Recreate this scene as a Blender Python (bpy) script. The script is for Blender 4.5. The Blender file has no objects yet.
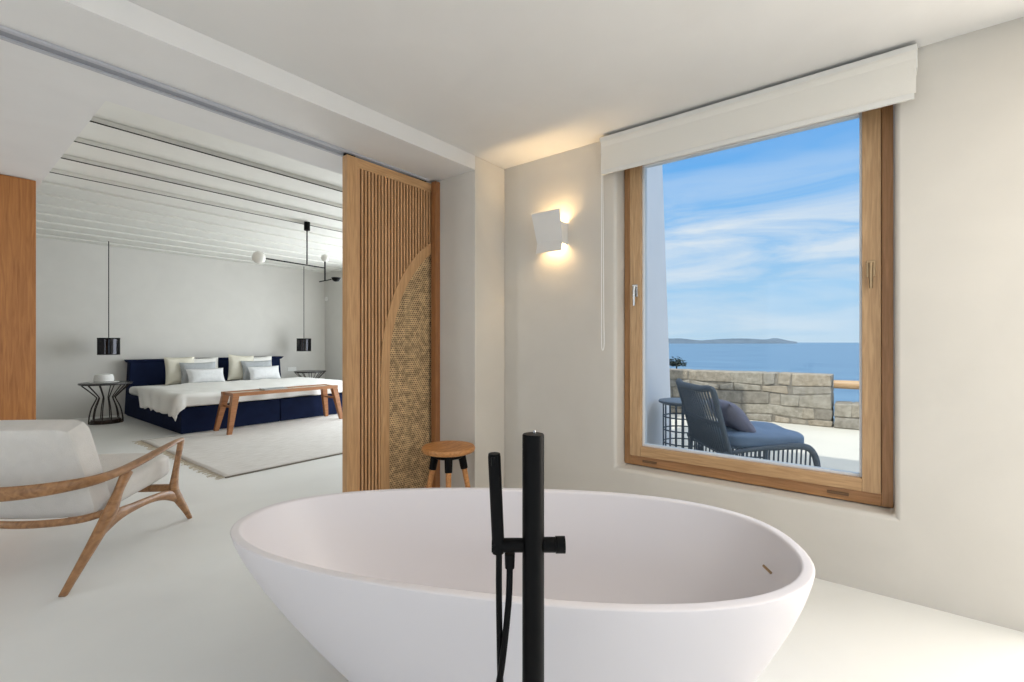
import bpy, bmesh, math, random
from mathutils import Vector, Matrix, noise
random.seed(7)
S = bpy.context.scene
COL = S.collection
PI = math.pi

# ------------------------------------------------------------------ materials
def new_mat(name):
    m = bpy.data.materials.new(name); m.use_nodes = True
    nt = m.node_tree
    return m, nt, nt.nodes['Principled BSDF']

def lin(c):
    return tuple(((v/255)/12.92 if v/255 <= .04045 else ((v/255+.055)/1.055)**2.4) for v in c) + (1,)

def flat(name, rgb, rough=.5, metal=0, spec=.5, bump=0, bscale=40, emis=None, estr=0, mottle=0, mscale=3):
    m, nt, b = new_mat(name)
    b.inputs['Base Color'].default_value = lin(rgb)
    b.inputs['Roughness'].default_value = rough
    b.inputs['Metallic'].default_value = metal
    b.inputs['Specular IOR Level'].default_value = spec
    tc = nt.nodes.new('ShaderNodeTexCoord')
    if mottle:
        n = nt.nodes.new('ShaderNodeTexNoise'); n.inputs['Scale'].default_value = mscale; n.inputs['Detail'].default_value = 6
        n.inputs['Distortion'].default_value = .6
        nt.links.new(tc.outputs['Object'], n.inputs['Vector'])
        r = nt.nodes.new('ShaderNodeValToRGB')
        c = lin(rgb)
        r.color_ramp.elements[0].color = tuple(v*(1-mottle) for v in c[:3])+(1,)
        r.color_ramp.elements[1].color = tuple(min(1, v*(1+mottle)) for v in c[:3])+(1,)
        r.color_ramp.elements[0].position = .3; r.color_ramp.elements[1].position = .7
        nt.links.new(n.outputs['Fac'], r.inputs['Fac']); nt.links.new(r.outputs['Color'], b.inputs['Base Color'])
    if bump:
        n = nt.nodes.new('ShaderNodeTexNoise'); n.inputs['Scale'].default_value = bscale; n.inputs['Detail'].default_value = 4
        nt.links.new(tc.outputs['Object'], n.inputs['Vector'])
        bp = nt.nodes.new('ShaderNodeBump'); bp.inputs['Strength'].default_value = bump; bp.inputs['Distance'].default_value = .01
        nt.links.new(n.outputs['Fac'], bp.inputs['Height']); nt.links.new(bp.outputs['Normal'], b.inputs['Normal'])
    if emis:
        b.inputs['Emission Color'].default_value = lin(emis); b.inputs['Emission Strength'].default_value = estr
    return m

def wood(name, c1, c2, scale=(25, 25, 1.6), rough=.45, dens=4):
    m, nt, b = new_mat(name)
    tc = nt.nodes.new('ShaderNodeTexCoord'); mp = nt.nodes.new('ShaderNodeMapping')
    mp.inputs['Scale'].default_value = scale
    nt.links.new(tc.outputs['Object'], mp.inputs['Vector'])
    n = nt.nodes.new('ShaderNodeTexNoise'); n.inputs['Scale'].default_value = dens; n.inputs['Detail'].default_value = 8; n.inputs['Distortion'].default_value = .8
    nt.links.new(mp.outputs['Vector'], n.inputs['Vector'])
    r = nt.nodes.new('ShaderNodeValToRGB')
    r.color_ramp.elements[0].color = lin(c1); r.color_ramp.elements[1].color = lin(c2)
    r.color_ramp.elements[0].position = .3; r.color_ramp.elements[1].position = .68
    nt.links.new(n.outputs['Fac'], r.inputs['Fac']); nt.links.new(r.outputs['Color'], b.inputs['Base Color'])
    b.inputs['Roughness'].default_value = rough
    bp = nt.nodes.new('ShaderNodeBump'); bp.inputs['Strength'].default_value = .12; bp.inputs['Distance'].default_value = .004
    nt.links.new(n.outputs['Fac'], bp.inputs['Height']); nt.links.new(bp.outputs['Normal'], b.inputs['Normal'])
    return m

M = {}
M['plaster'] = flat('plaster', (208, 203, 194), .75, bump=.25, bscale=5, mottle=.035, mscale=2.2, spec=.25)
M['ceiling'] = flat('ceiling_plaster', (222, 221, 219), .8, bump=.15, bscale=4, mottle=.02, spec=.2)
M['bed_plaster'] = flat('bedroom_plaster', (214, 212, 206), .8, bump=.15, bscale=4, mottle=.025, spec=.2)
M['white_paint'] = flat('white_paint', (226, 225, 218), .6, mottle=.02, mscale=6)
M['floor'] = flat('microcement', (229, 229, 225), .38, bump=.08, bscale=3, mottle=.035, mscale=1.5, spec=.4)
M['tub'] = flat('solid_surface', (221, 216, 217), .4, spec=.4)
M['black'] = flat('matt_black_metal', (4, 4, 5), .45, spec=.12)
M['dark'] = flat('gap_shade', (38, 34, 28), .9)
M['chrome'] = flat('brushed_nickel', (200, 200, 200), .25, metal=1)
M['bronze'] = flat('bronze', (176, 150, 116), .35, metal=.9)
M['dark_bronze'] = flat('dark_bronze', (112, 82, 52), .5)
M['track'] = flat('anodised_track', (178, 180, 186), .6)
M['oak'] = wood('oak', (176, 134, 90), (204, 162, 116), (22, 22, 1.4))
M['oak_h'] = wood('oak_horizontal', (176, 134, 90), (204, 162, 116), (22, 1.4, 22))
M['oak_x'] = wood('oak_crosswise', (178, 136, 92), (206, 164, 118), (1.4, 22, 22))
M['frame_oak'] = wood('frame_oak', (158, 114, 72), (184, 138, 94), (22, 22, 1.4))
M['frame_oak_h'] = wood('frame_oak_horizontal', (158, 112, 68), (184, 136, 90), (22, 1.4, 22))
M['window_oak'] = wood('window_oak', (170, 134, 94), (198, 162, 120), (22, 22, 1.4))
M['window_oak_h'] = wood('window_oak_horizontal', (170, 132, 90), (198, 160, 116), (22, 1.4, 22))
M['honey'] = wood('honey_oak', (160, 100, 48), (190, 128, 68), (16, 16, 1.0))
M['jamb_wood'] = wood('jamb_wood', (140, 92, 54), (164, 112, 68), (22, 22, 1.4))
M['slat'] = wood('slat_oak', (186, 142, 98), (206, 162, 118), (8, 8, 1.0))
M['slat_back'] = wood('slat_backing', (72, 44, 24), (92, 58, 34), (20, 20, 1.4))
M['walnut'] = wood('walnut', (126, 88, 54), (170, 126, 84), (5, 12, 12), .38, 3)
M['bench'] = wood('bench_teak', (146, 94, 56), (176, 120, 76), (1.4, 20, 20), .4)
M['stool'] = wood('stool_oak', (164, 108, 56), (204, 146, 88), (3, 14, 14), .45)
M['navy'] = flat('navy_linen', (22, 32, 60), .9, bump=.3, bscale=160, mottle=.18, mscale=5, spec=.15)
M['chair_fab'] = flat('chair_linen', (214, 210, 204), .9, bump=.35, bscale=220, mottle=.04, mscale=14, spec=.15)
M['white_fab'] = flat('white_cotton', (236, 235, 230), .9, bump=.2, bscale=120, spec=.15)
M['cream_fab'] = flat('cream_cotton', (226, 222, 206), .9, bump=.2, bscale=120, spec=.15)
M['grey_fab'] = flat('grey_linen', (176, 180, 182), .9, bump=.3, bscale=160, mottle=.08, mscale=20, spec=.15)
M['lightgrey_fab'] = flat('pale_grey_linen', (216, 217, 216), .9, bump=.3, bscale=160, mottle=.05, mscale=20, spec=.15)
M['blind_fab'] = flat('blind_fabric', (228, 224, 215), .85, bump=.1, bscale=200)
M['blind_rail'] = flat('blind_rail', (222, 220, 214), .5)
M['globe'] = flat('opal_glass', (236, 234, 226), .2, spec=.5)
M['lamp_white'] = flat('powder_coated_white', (226, 224, 220), .5)
M['lamp_glow'] = flat('lamp_glow', (255, 214, 150), .5, emis=(255, 205, 130), estr=9)
M['rope'] = flat('grey_rope', (92, 102, 112), .85, bump=.5, bscale=150)
M['outdoor_cushion'] = flat('slate_blue_canvas', (112, 132, 156), .9, bump=.3, bscale=120, mottle=.08, mscale=8)
M['outdoor_pillow'] = flat('lavender_grey_canvas', (124, 124, 140), .9, bump=.3, bscale=160, mottle=.06, mscale=20)
M['outdoor_metal'] = flat('slate_metal', (92, 104, 116), .5)
M['terrace'] = flat('terrace_cement', (204, 199, 186), .8, bump=.1, bscale=5, mottle=.03, mscale=1.2)
M['ext_wall'] = flat('exterior_lime_wash', (226, 226, 228), .85, mottle=.02)
M['rail_wood'] = wood('rail_timber', (162, 126, 88), (190, 156, 116), (12, 1.2, 12))
M['bush'] = flat('bush_leaves', (52, 66, 58), .9)
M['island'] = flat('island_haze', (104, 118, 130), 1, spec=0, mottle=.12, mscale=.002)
M['brown_metal'] = flat('dark_bronze_wire', (44, 32, 26), .4, metal=.4)
M['marble'] = flat('dark_stone_top', (52, 50, 50), .25, mottle=.2, mscale=8)
M['paper'] = flat('magazine_cover', (150, 156, 158), .35, mottle=.2, mscale=18)
M['hat'] = flat('white_straw', (228, 228, 224), .9, bump=.4, bscale=90)
M['hatband'] = flat('hat_ribbon', (120, 118, 116), .8)
M['switch'] = flat('switch_plastic', (236, 236, 232), .4)
M['plate_glass_black'] = flat('smoked_glass', (20, 20, 22), .12)

def glass_mat():
    m, nt, b = new_mat('clear_glass')
    nt.nodes.remove(b)
    out = nt.nodes['Material Output']
    tr = nt.nodes.new('ShaderNodeBsdfTransparent'); tr.inputs['Color'].default_value = (.96, .98, .98, 1)
    gl = nt.nodes.new('ShaderNodeBsdfGlossy'); gl.inputs['Roughness'].default_value = .02
    lw = nt.nodes.new('ShaderNodeFresnel'); lw.inputs['IOR'].default_value = 1.2
    mx = nt.nodes.new('ShaderNodeMixShader')
    nt.links.new(lw.outputs[0], mx.inputs[0]); nt.links.new(tr.outputs[0], mx.inputs[1]); nt.links.new(gl.outputs[0], mx.inputs[2])
    nt.links.new(mx.outputs[0], out.inputs['Surface'])
    return m
M['glass'] = glass_mat()

def smoke_shade():
    m, nt, b = new_mat('smoked_shade')
    nt.nodes.remove(b)
    out = nt.nodes['Material Output']
    tr = nt.nodes.new('ShaderNodeBsdfTransparent'); tr.inputs['Color'].default_value = (.09, .09, .1, 1)
    gl = nt.nodes.new('ShaderNodeBsdfGlossy'); gl.inputs['Roughness'].default_value = .08; gl.inputs['Color'].default_value = (.6, .6, .65, 1)
    mx = nt.nodes.new('ShaderNodeMixShader'); mx.inputs[0].default_value = .06
    nt.links.new(tr.outputs[0], mx.inputs[1]); nt.links.new(gl.outputs[0], mx.inputs[2])
    nt.links.new(mx.outputs[0], out.inputs['Surface'])
    return m
M['smoke'] = smoke_shade()

def rattan():
    m, nt, b = new_mat('woven_cane')
    tc = nt.nodes.new('ShaderNodeTexCoord')
    mp = nt.nodes.new('ShaderNodeMapping'); mp.inputs['Rotation'].default_value = (PI/2, 0, 0)
    nt.links.new(tc.outputs['Object'], mp.inputs['Vector'])
    br = nt.nodes.new('ShaderNodeTexBrick')
    br.inputs['Scale'].default_value = 1
    br.offset = .5; br.inputs['Brick Width'].default_value = .019; br.inputs['Row Height'].default_value = .0145
    br.inputs['Mortar Size'].default_value = .0045; br.inputs['Mortar Smooth'].default_value = .3
    nt.links.new(mp.outputs['Vector'], br.inputs['Vector'])
    br.inputs['Color1'].default_value = lin((96, 68, 44)); br.inputs['Color2'].default_value = lin((150, 116, 80)); br.inputs['Mortar'].default_value = lin((218, 186, 140))
    n = nt.nodes.new('ShaderNodeTexNoise'); n.inputs['Scale'].default_value = 38; n.inputs['Detail'].default_value = 3
    nt.links.new(tc.outputs['Object'], n.inputs['Vector'])
    mx = nt.nodes.new('ShaderNodeMix'); mx.data_type = 'RGBA'; mx.blend_type = 'MULTIPLY'; mx.inputs[0].default_value = .75
    r = nt.nodes.new('ShaderNodeValToRGB'); r.color_ramp.elements[0].position = .35; r.color_ramp.elements[1].position = .65
    r.color_ramp.elements[0].color = (.35, .33, .3, 1)
    nt.links.new(n.outputs['Fac'], r.inputs['Fac'])
    nt.links.new(br.outputs['Color'], mx.inputs[6]); nt.links.new(r.outputs['Color'], mx.inputs[7])
    nt.links.new(mx.outputs[2], b.inputs['Base Color'])
    b.inputs['Roughness'].default_value = .6
    bp = nt.nodes.new('ShaderNodeBump'); bp.inputs['Strength'].default_value = .6; bp.inputs['Distance'].default_value = .004
    nt.links.new(br.outputs['Fac'], bp.inputs['Height']); nt.links.new(bp.outputs['Normal'], b.inputs['Normal'])
    return m
M['rattan'] = rattan()

def stone():
    m, nt, b = new_mat('dry_stone')
    tc = nt.nodes.new('ShaderNodeTexCoord'); ge = nt.nodes.new('ShaderNodeNewGeometry')
    r = nt.nodes.new('ShaderNodeValToRGB'); e = r.color_ramp.elements
    e[0].color = lin((146, 140, 130)); e[1].color = lin((172, 165, 152))
    for p, c in ((.2, (166, 160, 149)), (.4, (160, 154, 144)), (.6, (176, 164, 146)), (.8, (166, 160, 148))):
        x = e.new(p); x.color = lin(c)
    nt.links.new(ge.outputs['Random Per Island'], r.inputs['Fac'])
    n2 = nt.nodes.new('ShaderNodeTexNoise'); n2.inputs['Scale'].default_value = 11; n2.inputs['Detail'].default_value = 10; n2.inputs['Roughness'].default_value = .72
    nt.links.new(tc.outputs['Object'], n2.inputs['Vector'])
    r2 = nt.nodes.new('ShaderNodeValToRGB'); r2.color_ramp.elements[0].color = (.45, .43, .4, 1); r2.color_ramp.elements[0].position = .36; r2.color_ramp.elements[1].position = .62
    nt.links.new(n2.outputs['Fac'], r2.inputs['Fac'])
    m1 = nt.nodes.new('ShaderNodeMixRGB'); m1.blend_type = 'MULTIPLY'; m1.inputs[0].default_value = .7
    nt.links.new(r.outputs['Color'], m1.inputs[1]); nt.links.new(r2.outputs['Color'], m1.inputs[2])
    nt.links.new(m1.outputs[0], b.inputs['Base Color'])
    b.inputs['Roughness'].default_value = .95; b.inputs['Specular IOR Level'].default_value = .1
    bp = nt.nodes.new('ShaderNodeBump'); bp.inputs['Strength'].default_value = .8; bp.inputs['Distance'].default_value = .025
    nt.links.new(n2.outputs['Fac'], bp.inputs['Height']); nt.links.new(bp.outputs['Normal'], b.inputs['Normal'])
    return m
M['stone'] = stone()

def sea_mat():
    m, nt, b = new_mat('sea_water')
    tc = nt.nodes.new('ShaderNodeTexCoord')
    mp = nt.nodes.new('ShaderNodeMapping'); mp.inputs['Scale'].default_value = (.02, .006, 1)
    nt.links.new(tc.outputs['Object'], mp.inputs['Vector'])
    n = nt.nodes.new('ShaderNodeTexNoise'); n.inputs['Scale'].default_value = 1; n.inputs['Detail'].default_value = 8
    nt.links.new(mp.outputs[0], n.inputs['Vector'])
    r = nt.nodes.new('ShaderNodeValToRGB'); r.color_ramp.elements[0].position = .35; r.color_ramp.elements[1].position = .65
    r.color_ramp.elements[0].color = lin((80, 112, 138)); r.color_ramp.elements[1].color = lin((98, 130, 153))
    nt.links.new(n.outputs['Fac'], r.inputs['Fac']); nt.links.new(r.outputs['Color'], b.inputs['Base Color'])
    b.inputs['Roughness'].default_value = .45; b.inputs['Specular IOR Level'].default_value = .25
    return m
M['sea'] = sea_mat()

def rug_mat():
    m, nt, b = new_mat('woven_rug')
    tc = nt.nodes.new('ShaderNodeTexCoord'); mp = nt.nodes.new('ShaderNodeMapping'); mp.inputs['Scale'].default_value = (6, 60, 1)
    nt.links.new(tc.outputs['Object'], mp.inputs['Vector'])
    n = nt.nodes.new('ShaderNodeTexNoise'); n.inputs['Scale'].default_value = 1.2; n.inputs['Detail'].default_value = 6
    nt.links.new(mp.outputs[0], n.inputs['Vector'])
    r = nt.nodes.new('ShaderNodeValToRGB'); r.color_ramp.elements[0].position = .3; r.color_ramp.elements[1].position = .7
    r.color_ramp.elements[0].color = lin((198, 193, 186)); r.color_ramp.elements[1].color = lin((224, 221, 216))
    nt.links.new(n.outputs['Fac'], r.inputs['Fac']); nt.links.new(r.outputs['Color'], b.inputs['Base Color'])
    b.inputs['Roughness'].default_value = .95; b.inputs['Specular IOR Level'].default_value = .1
    bp = nt.nodes.new('ShaderNodeBump'); bp.inputs['Strength'].default_value = .5; bp.inputs['Distance'].default_value = .006
    nt.links.new(n.outputs['Fac'], bp.inputs['Height']); nt.links.new(bp.outputs['Normal'], b.inputs['Normal'])
    return m
M['rug'] = rug_mat()
M['fringe'] = flat('rug_fringe', (200, 188, 166), .95)
M['rug_edge'] = flat('rug_dark_edge', (122, 114, 102), .95)

# ------------------------------------------------------------------ mesh helpers
class MB:
    def __init__(self): self.bm = bmesh.new()
    def box(self, x0, x1, y0, y1, z0, z1, bev=0, seg=2):
        vs = [self.bm.verts.new((x, y, z)) for x in (x0, x1) for y in (y0, y1) for z in (z0, z1)]
        F = [(0, 1, 3, 2), (4, 6, 7, 5), (0, 4, 5, 1), (2, 3, 7, 6), (0, 2, 6, 4), (1, 5, 7, 3)]
        fs = [self.bm.faces.new([vs[i] for i in f]) for f in F]
        if bev:
            es = list({e for f in fs for e in f.edges})
            bmesh.ops.bevel(self.bm, geom=es, offset=bev, segments=seg, profile=.5, affect='EDGES')
        return self
    def hexa(self, P, bev=0, seg=2):
        """eight corners: bottom 4 ccw then top 4 ccw"""
        vs = [self.bm.verts.new(p) for p in P]
        F = [(3, 2, 1, 0), (4, 5, 6, 7), (0, 1, 5, 4), (1, 2, 6, 5), (2, 3, 7, 6), (3, 0, 4, 7)]
        fs = [self.bm.faces.new([vs[i] for i in f]) for f in F]
        if bev:
            es = list({e for f in fs for e in f.edges})
            bmesh.ops.bevel(self.bm, geom=es, offset=bev, segments=seg, profile=.5, affect='EDGES')
        return self
    def tube(self, pts, rad, n=10, up=None, caps=True, closed=False):
        """pts: list; rad: number, list, or list of (side, up) half axes"""
        pts = [Vector(p) for p in pts]; N = len(pts)
        if not isinstance(rad, (list, tuple)): rad = [rad]*N
        rings = []; prev = None
        for i, p in enumerate(pts):
            if closed: t = pts[(i+1) % N]-pts[i-1]
            elif i == 0: t = pts[1]-p
            elif i == N-1: t = p-pts[i-1]
            else: t = (pts[i+1]-p).normalized()+(p-pts[i-1]).normalized()
            t.normalize()
            if up is not None:
                u = Vector(up); s = t.cross(u)
                if s.length < 1e-4: s = t.cross(Vector((1, 0, 0)))
            else:
                if prev is None:
                    a = Vector((0, 0, 1)) if abs(t.z) < .9 else Vector((1, 0, 0))
                    s = t.cross(a)
                else: s = prev-t*prev.dot(t)
            s.normalize(); prev = s; u = s.cross(t)
            r = rad[i]; a, b = (r if isinstance(r, (tuple, list)) else (r, r))
            rings.append([self.bm.verts.new(p+s*(a*math.cos(2*PI*k/n))+u*(b*math.sin(2*PI*k/n))) for k in range(n)])
        for i in range(N if closed else N-1):
            A, B = rings[i], rings[(i+1) % N]
            for k in range(n): self.bm.faces.new((A[k], A[(k+1) % n], B[(k+1) % n], B[k]))
        if caps and not closed:
            self.bm.faces.new(rings[0][::-1]); self.bm.faces.new(rings[-1])
        return self
    def lathe(self, prof, c=(0, 0, 0), n=32, caps=True):
        rings = []
        for r, z in prof:
            if r < 1e-6: rings.append([self.bm.verts.new((c[0], c[1], c[2]+z))])
            else: rings.append([self.bm.verts.new((c[0]+r*math.cos(2*PI*k/n), c[1]+r*math.sin(2*PI*k/n), c[2]+z)) for k in range(n)])
        for A, B in zip(rings, rings[1:]):
            for k in range(n):
                a = [A[k % len(A)], A[(k+1) % len(A)], B[(k+1) % len(B)], B[k % len(B)]]
                a = list(dict.fromkeys(a))
                if len(a) > 2: self.bm.faces.new(a)
        if caps:
            for R in (rings[0], rings[-1]):
                if len(R) > 1: self.bm.faces.new(R)
        return self
    def sphere(self, c, r, sz=1, u=24, v=14):
        bmesh.ops.create_uvsphere(self.bm, u_segments=u, v_segments=v, radius=r, matrix=Matrix.Translation(c) @ Matrix.Diagonal((1, 1, sz, 1)))
        return self
    def surf(self, fn, nu, nv, closed_u=False):
        g = [[self.bm.verts.new(fn(i/(nu if closed_u else nu-1), j/(nv-1))) for j in range(nv)] for i in range(nu)]
        for i in range(nu if closed_u else nu-1):
            for j in range(nv-1):
                a, b = g[i], g[(i+1) % nu]
                self.bm.faces.new((a[j], b[j], b[j+1], a[j+1]))
        return g
    def prism(self, poly, axis, a, b):
        """extrude a 2-D polygon along axis from a to b"""
        def P(p, t):
            return {'x': (t, p[0], p[1]), 'y': (p[0], t, p[1]), 'z': (p[0], p[1], t)}[axis]
        A = [self.bm.verts.new(P(p, a)) for p in poly]; B = [self.bm.verts.new(P(p, b)) for p in poly]
        n = len(poly)
        self.bm.faces.new(A); self.bm.faces.new(B[::-1])
        for i in range(n): self.bm.faces.new((A[i], B[i], B[(i+1) % n], A[(i+1) % n]))
        return self
    def superbox(self, c, d, n=6, res=10, mat=None, fn=None):
        """soft rounded cushion block of half sizes d"""
        cache = {}
        def V(q):
            k = tuple(round(v, 5) for v in q)
            if k not in cache:
                L = sum(abs(v)**n for v in q)**(1/n)
                p = Vector((q[0]/L*d[0], q[1]/L*d[1], q[2]/L*d[2]))
                if fn: p = fn(p)
                if mat: p = mat @ p
                cache[k] = self.bm.verts.new(p+Vector(c))
            return cache[k]
        g = [math.tan(PI/4*(-1+2*i/res)) for i in range(res+1)]
        for ax in range(3):
            for s in (-1, 1):
                for i in range(res):
                    for j in range(res):
                        q = []
                        for a, b in ((i, j), (i+1, j), (i+1, j+1), (i, j+1)):
                            v = [0, 0, 0]; v[ax] = s; v[(ax+1) % 3] = g[a]; v[(ax+2) % 3] = g[b]
                            q.append(V(v))
                        self.bm.faces.new(q)
        return self
    def pillow(self, w, h, t, mat, N=16, seed=0, pinch=.07):
        for side in (1, -1):
            def fn(a, b):
                u, v = 2*a-1, 2*b-1
                x = w/2*u*(1-pinch*(1-v*v)); z = h/2*v*(1-pinch*(1-u*u))
                th = t/2*max(0, (1-u**4)*(1-v**4))**.55
                th *= 1+.25*noise.noise(Vector((u*1.7+seed, v*1.7, seed*3.1)))
                return mat @ Vector((x, side*th, z))
            self.surf(fn, N, N)
        bmesh.ops.remove_doubles(self.bm, verts=self.bm.verts, dist=1e-4)
        return self
    def build(self, name, mat, parent=None, smooth=True, sub=0, angle=40):
        bmesh.ops.recalc_face_normals(self.bm, faces=self.bm.faces)
        me = bpy.data.meshes.new(name); self.bm.to_mesh(me); self.bm.free()
        o = bpy.data.objects.new(name, me); COL.objects.link(o)
        me.materials.append(mat)
        if smooth:
            for p in me.polygons: p.use_smooth = True
            bme = bmesh.new(); bme.from_mesh(me)
            for e in bme.edges:
                if len(e.link_faces) == 2 and e.calc_face_angle() > math.radians(angle): e.smooth = False
            bme.to_mesh(me); bme.free()
        if smooth:
            wn = o.modifiers.new('wn', 'WEIGHTED_NORMAL'); wn.keep_sharp = True
        if sub:
            s = o.modifiers.new('sub', 'SUBSURF'); s.levels = sub; s.render_levels = sub
        if parent: o.parent = parent
        return o

def cat(pts, n=6):
    """Catmull-Rom through tuples of any length"""
    out = []; P = [pts[0]]+list(pts)+[pts[-1]]
    for i in range(1, len(P)-2):
        for k in range(n):
            t = k/n
            out.append(tuple(.5*((2*b)+(-a+c)*t+(2*a-5*b+4*c-d)*t*t+(-a+3*b-3*c+d)*t**3) for a, b, c, d in zip(P[i-1], P[i], P[i+1], P[i+2])))
    out.append(tuple(pts[-1])); return out

def sweep(mb, pts, n=12, k=6, up=(0, 0, 1)):
    """pts = (x, y, z, side half width, up half height)"""
    c = cat(pts, k)
    mb.tube([p[:3] for p in c], [(p[3], p[4]) for p in c], n, up=up)
    return mb

def tag(o, label, category, group=None, kind=None):
    if label: o['label'] = label
    if category: o['category'] = category
    if group: o['group'] = group
    if kind: o['kind'] = kind
    return o
def thing(name, label, category, loc=(0, 0, 0), rz=0, group=None):
    o = bpy.data.objects.new(name, None); COL.objects.link(o)
    o.location = loc; o.rotation_euler = (0, 0, rz); o.empty_display_size = .1
    return tag(o, label, category, group)
def struct(o, label=None, category=None):
    o['kind'] = 'structure'
    if label: o['label'] = label
    if category: o['category'] = category
    return o
def kids(o): return [c for c in bpy.data.objects if c.parent == o]
def copy_tree(o, parent=None):
    c = o.copy(); COL.objects.link(c); c.parent = parent
    for ch in kids(o): copy_tree(ch, c)
    return c

# ------------------------------------------------------------------ room shell
W = 2.715      # inner face of the window wall
ZC = 2.441     # bathroom ceiling
ZS = 2.34      # soffit of the opening
YF = 2.198     # front face of the partition
YB = 9.525     # bedroom back wall
XR = 5.52      # bedroom right wall
XL = -3.4; YK = -2.7
ZB = 2.68      # bedroom ceiling

fl = MB(); fl.box(XL-.3, W+.15, YK-.3, 3.0, -.2, 0); fl.box(XL-.3, XR+.3, 3.0, YB+.3, -.2, 0)
struct(fl.build('floor', M['floor'], smooth=False), 'pale grey green seamless cement floor running through bathroom and bedroom', 'floor')
ce = MB(); ce.box(XL-.3, W+.33, YK-.3, YF+.2, ZC, ZC+.35)
struct(ce.build('ceiling', M['ceiling'], smooth=False), 'off white plaster ceiling above the bathtub', 'ceiling')

# window wall with a rounded reveal
OY0, OY1, OZ0, OZ1 = -.053, 1.302, .366, 2.39
mb = MB(); bm = mb.bm
def ringv(x, y0, y1, z0, z1): return [bm.verts.new((x, y, z)) for y, z in ((y0, z0), (y1, z0), (y1, z1), (y0, z1))]
XO = W+.33
A = ringv(W, -.55, 3.0, 0, ZC+.01); B = ringv(W, OY0, OY1, OZ0, OZ1)
C_ = ringv(XO, OY0, OY1, OZ0, OZ1); D = ringv(XO, -.55, 3.0, -.1, ZC+.35)
edges = []
for i in range(4):
    j = (i+1) % 4
    bm.faces.new((A[i], A[j], B[j], B[i])); bm.faces.new((B[i], B[j], C_[j], C_[i]))
    bm.faces.new((C_[i], C_[j], D[j], D[i])); bm.faces.new((D[i], D[j], A[j], A[i]))
edges = [e for e in bm.edges if (e.verts[0] in B and e.verts[1] in B) or (e.verts[0] in B and e.verts[1] in C_) or (e.verts[0] in C_ and e.verts[1] in B)]
bmesh.ops.bevel(bm, geom=edges, offset=.022, segments=4, profile=.5, affect='EDGES')
Y1b = -.62
struct(mb.build('wall_right', M['plaster'], angle=60), 'beige plaster wall holding the large picture window', 'wall')
# partition: beam over the opening, wall stub and jamb
mb = MB(); mb.box(2.386, W-.0005, YF, 3.0, 0, ZC-.001, .008)
struct(mb.build('wall_partition', M['plaster']), 'plaster wall stub between opening and window wall', 'wall')
mb = MB(); mb.prism([(XL, YF+.107), (2.3855, YF), (2.3855, 3.0), (.58, 3.0), (.58, 6.1), (XL, 6.1)], 'z', ZS, ZC-.001)
struct(mb.build('trim_1', M['ceiling'], smooth=False), 'plastered beam and lowered ceiling around the wide opening to the bedroom', 'beam')
mb = MB(); mb.box(XL, .58, 3.001, 6.1, ZC, ZB-.001)
struct(mb.build('trim_2', M['ceiling'], smooth=False), 'plaster riser above the lowered ceiling', 'soffit')
# upper riser between the bedroom ceiling and the beam
# other bathroom walls (behind and left of the camera) with big openings
def wall_open(name, fixed, a0, a1, z1, holes, axis, t, mat, label):
    """a wall in plane axis=fixed, thickness t, with rectangular holes [(a,b,z0,z1)]"""
    mb = MB()
    def bx(p, q, z0, z1_):
        if q-p < 1e-4 or z1_-z0 < 1e-4: return
        if axis == 'y': mb.box(p, q, min(fixed, fixed+t), max(fixed, fixed+t), z0, z1_)
        else: mb.box(min(fixed, fixed+t), max(fixed, fixed+t), p, q, z0, z1_)
    cur = a0
    for (p, q, h0, h1) in sorted(holes):
        bx(cur, p, 0, z1); bx(p, q, 0, h0); bx(p, q, h1, z1); cur = q
    bx(cur, a1, 0, z1)
    return struct(mb.build(name, mat, smooth=False), label, 'wall')
wall_open('wall_back', YK, XL-.3, W, ZC, [(-2.6, 1.9, .1, 2.25)], 'y', -.3, M['plaster'], 'plaster wall behind the bathtub area with a wide window')
wall_open('wall_right_far', W, YK-.3, -.551, ZC+.35, [(-2.5, -.60, .02, 2.25)], 'x', .33, M['plaster'], 'plaster wall right of the camera with a glazed terrace opening')
wall_open('wall_left', XL, YK, YB, ZB, [(-1.8, 1.6, .1, 2.2), (3.98, 4.86, .1, 2.2)], 'x', -.3, M['plaster'], 'plaster wall on the left side of the suite')
wall_open('wall_bedroom', YB, XL-.3, XR+.3, ZB+.3, [], 'y', .3, M['bed_plaster'], 'pale grey plaster wall behind the bed')
wall_open('wall_bedroom_right', XR, 3.0, YB, ZB+.3, [(3.5, 7.9, .1, 2.3)], 'x', .3, M['bed_plaster'], 'pale plaster side wall right of the bed')
wall_open('wall_bedroom_front', 2.99, W+.33, XR+.3, ZB+.3, [], 'y', -.3, M['plaster'], 'outer wall of the bedroom facing the terrace')
# bedroom ceiling with exposed beams
mb = MB(); mb.box(XL-.3, XR+.3, 3.0, YB+.3, ZB, ZB+.3)
struct(mb.build('ceiling_bedroom', M['white_paint'], smooth=False), 'white painted plank ceiling over the bed', 'ceiling')
k = 0
y = 4.19
while y < 9.3:
    mb = MB(); mb.box(.585, XR, y, y+.27, ZB-(.045 if k < 4 else .022), ZB-.0005, .004)
    o = mb.build('trim_%d' % (3+k), M['white_paint'])
    struct(o, 'white painted beam across the bedroom ceiling', 'beam')
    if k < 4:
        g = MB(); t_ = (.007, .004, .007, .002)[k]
        g.box(.585, XR, y-t_, y+.001, ZB-.042, ZB-.036)  # solid strip, coloured dark for the shade in the gap at the beam
        g.build('shade_strip', M['dark'], o, smooth=False)
    y += .51; k += 1
# skirting board of the window wall is absent: cement meets plaster directly

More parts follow.
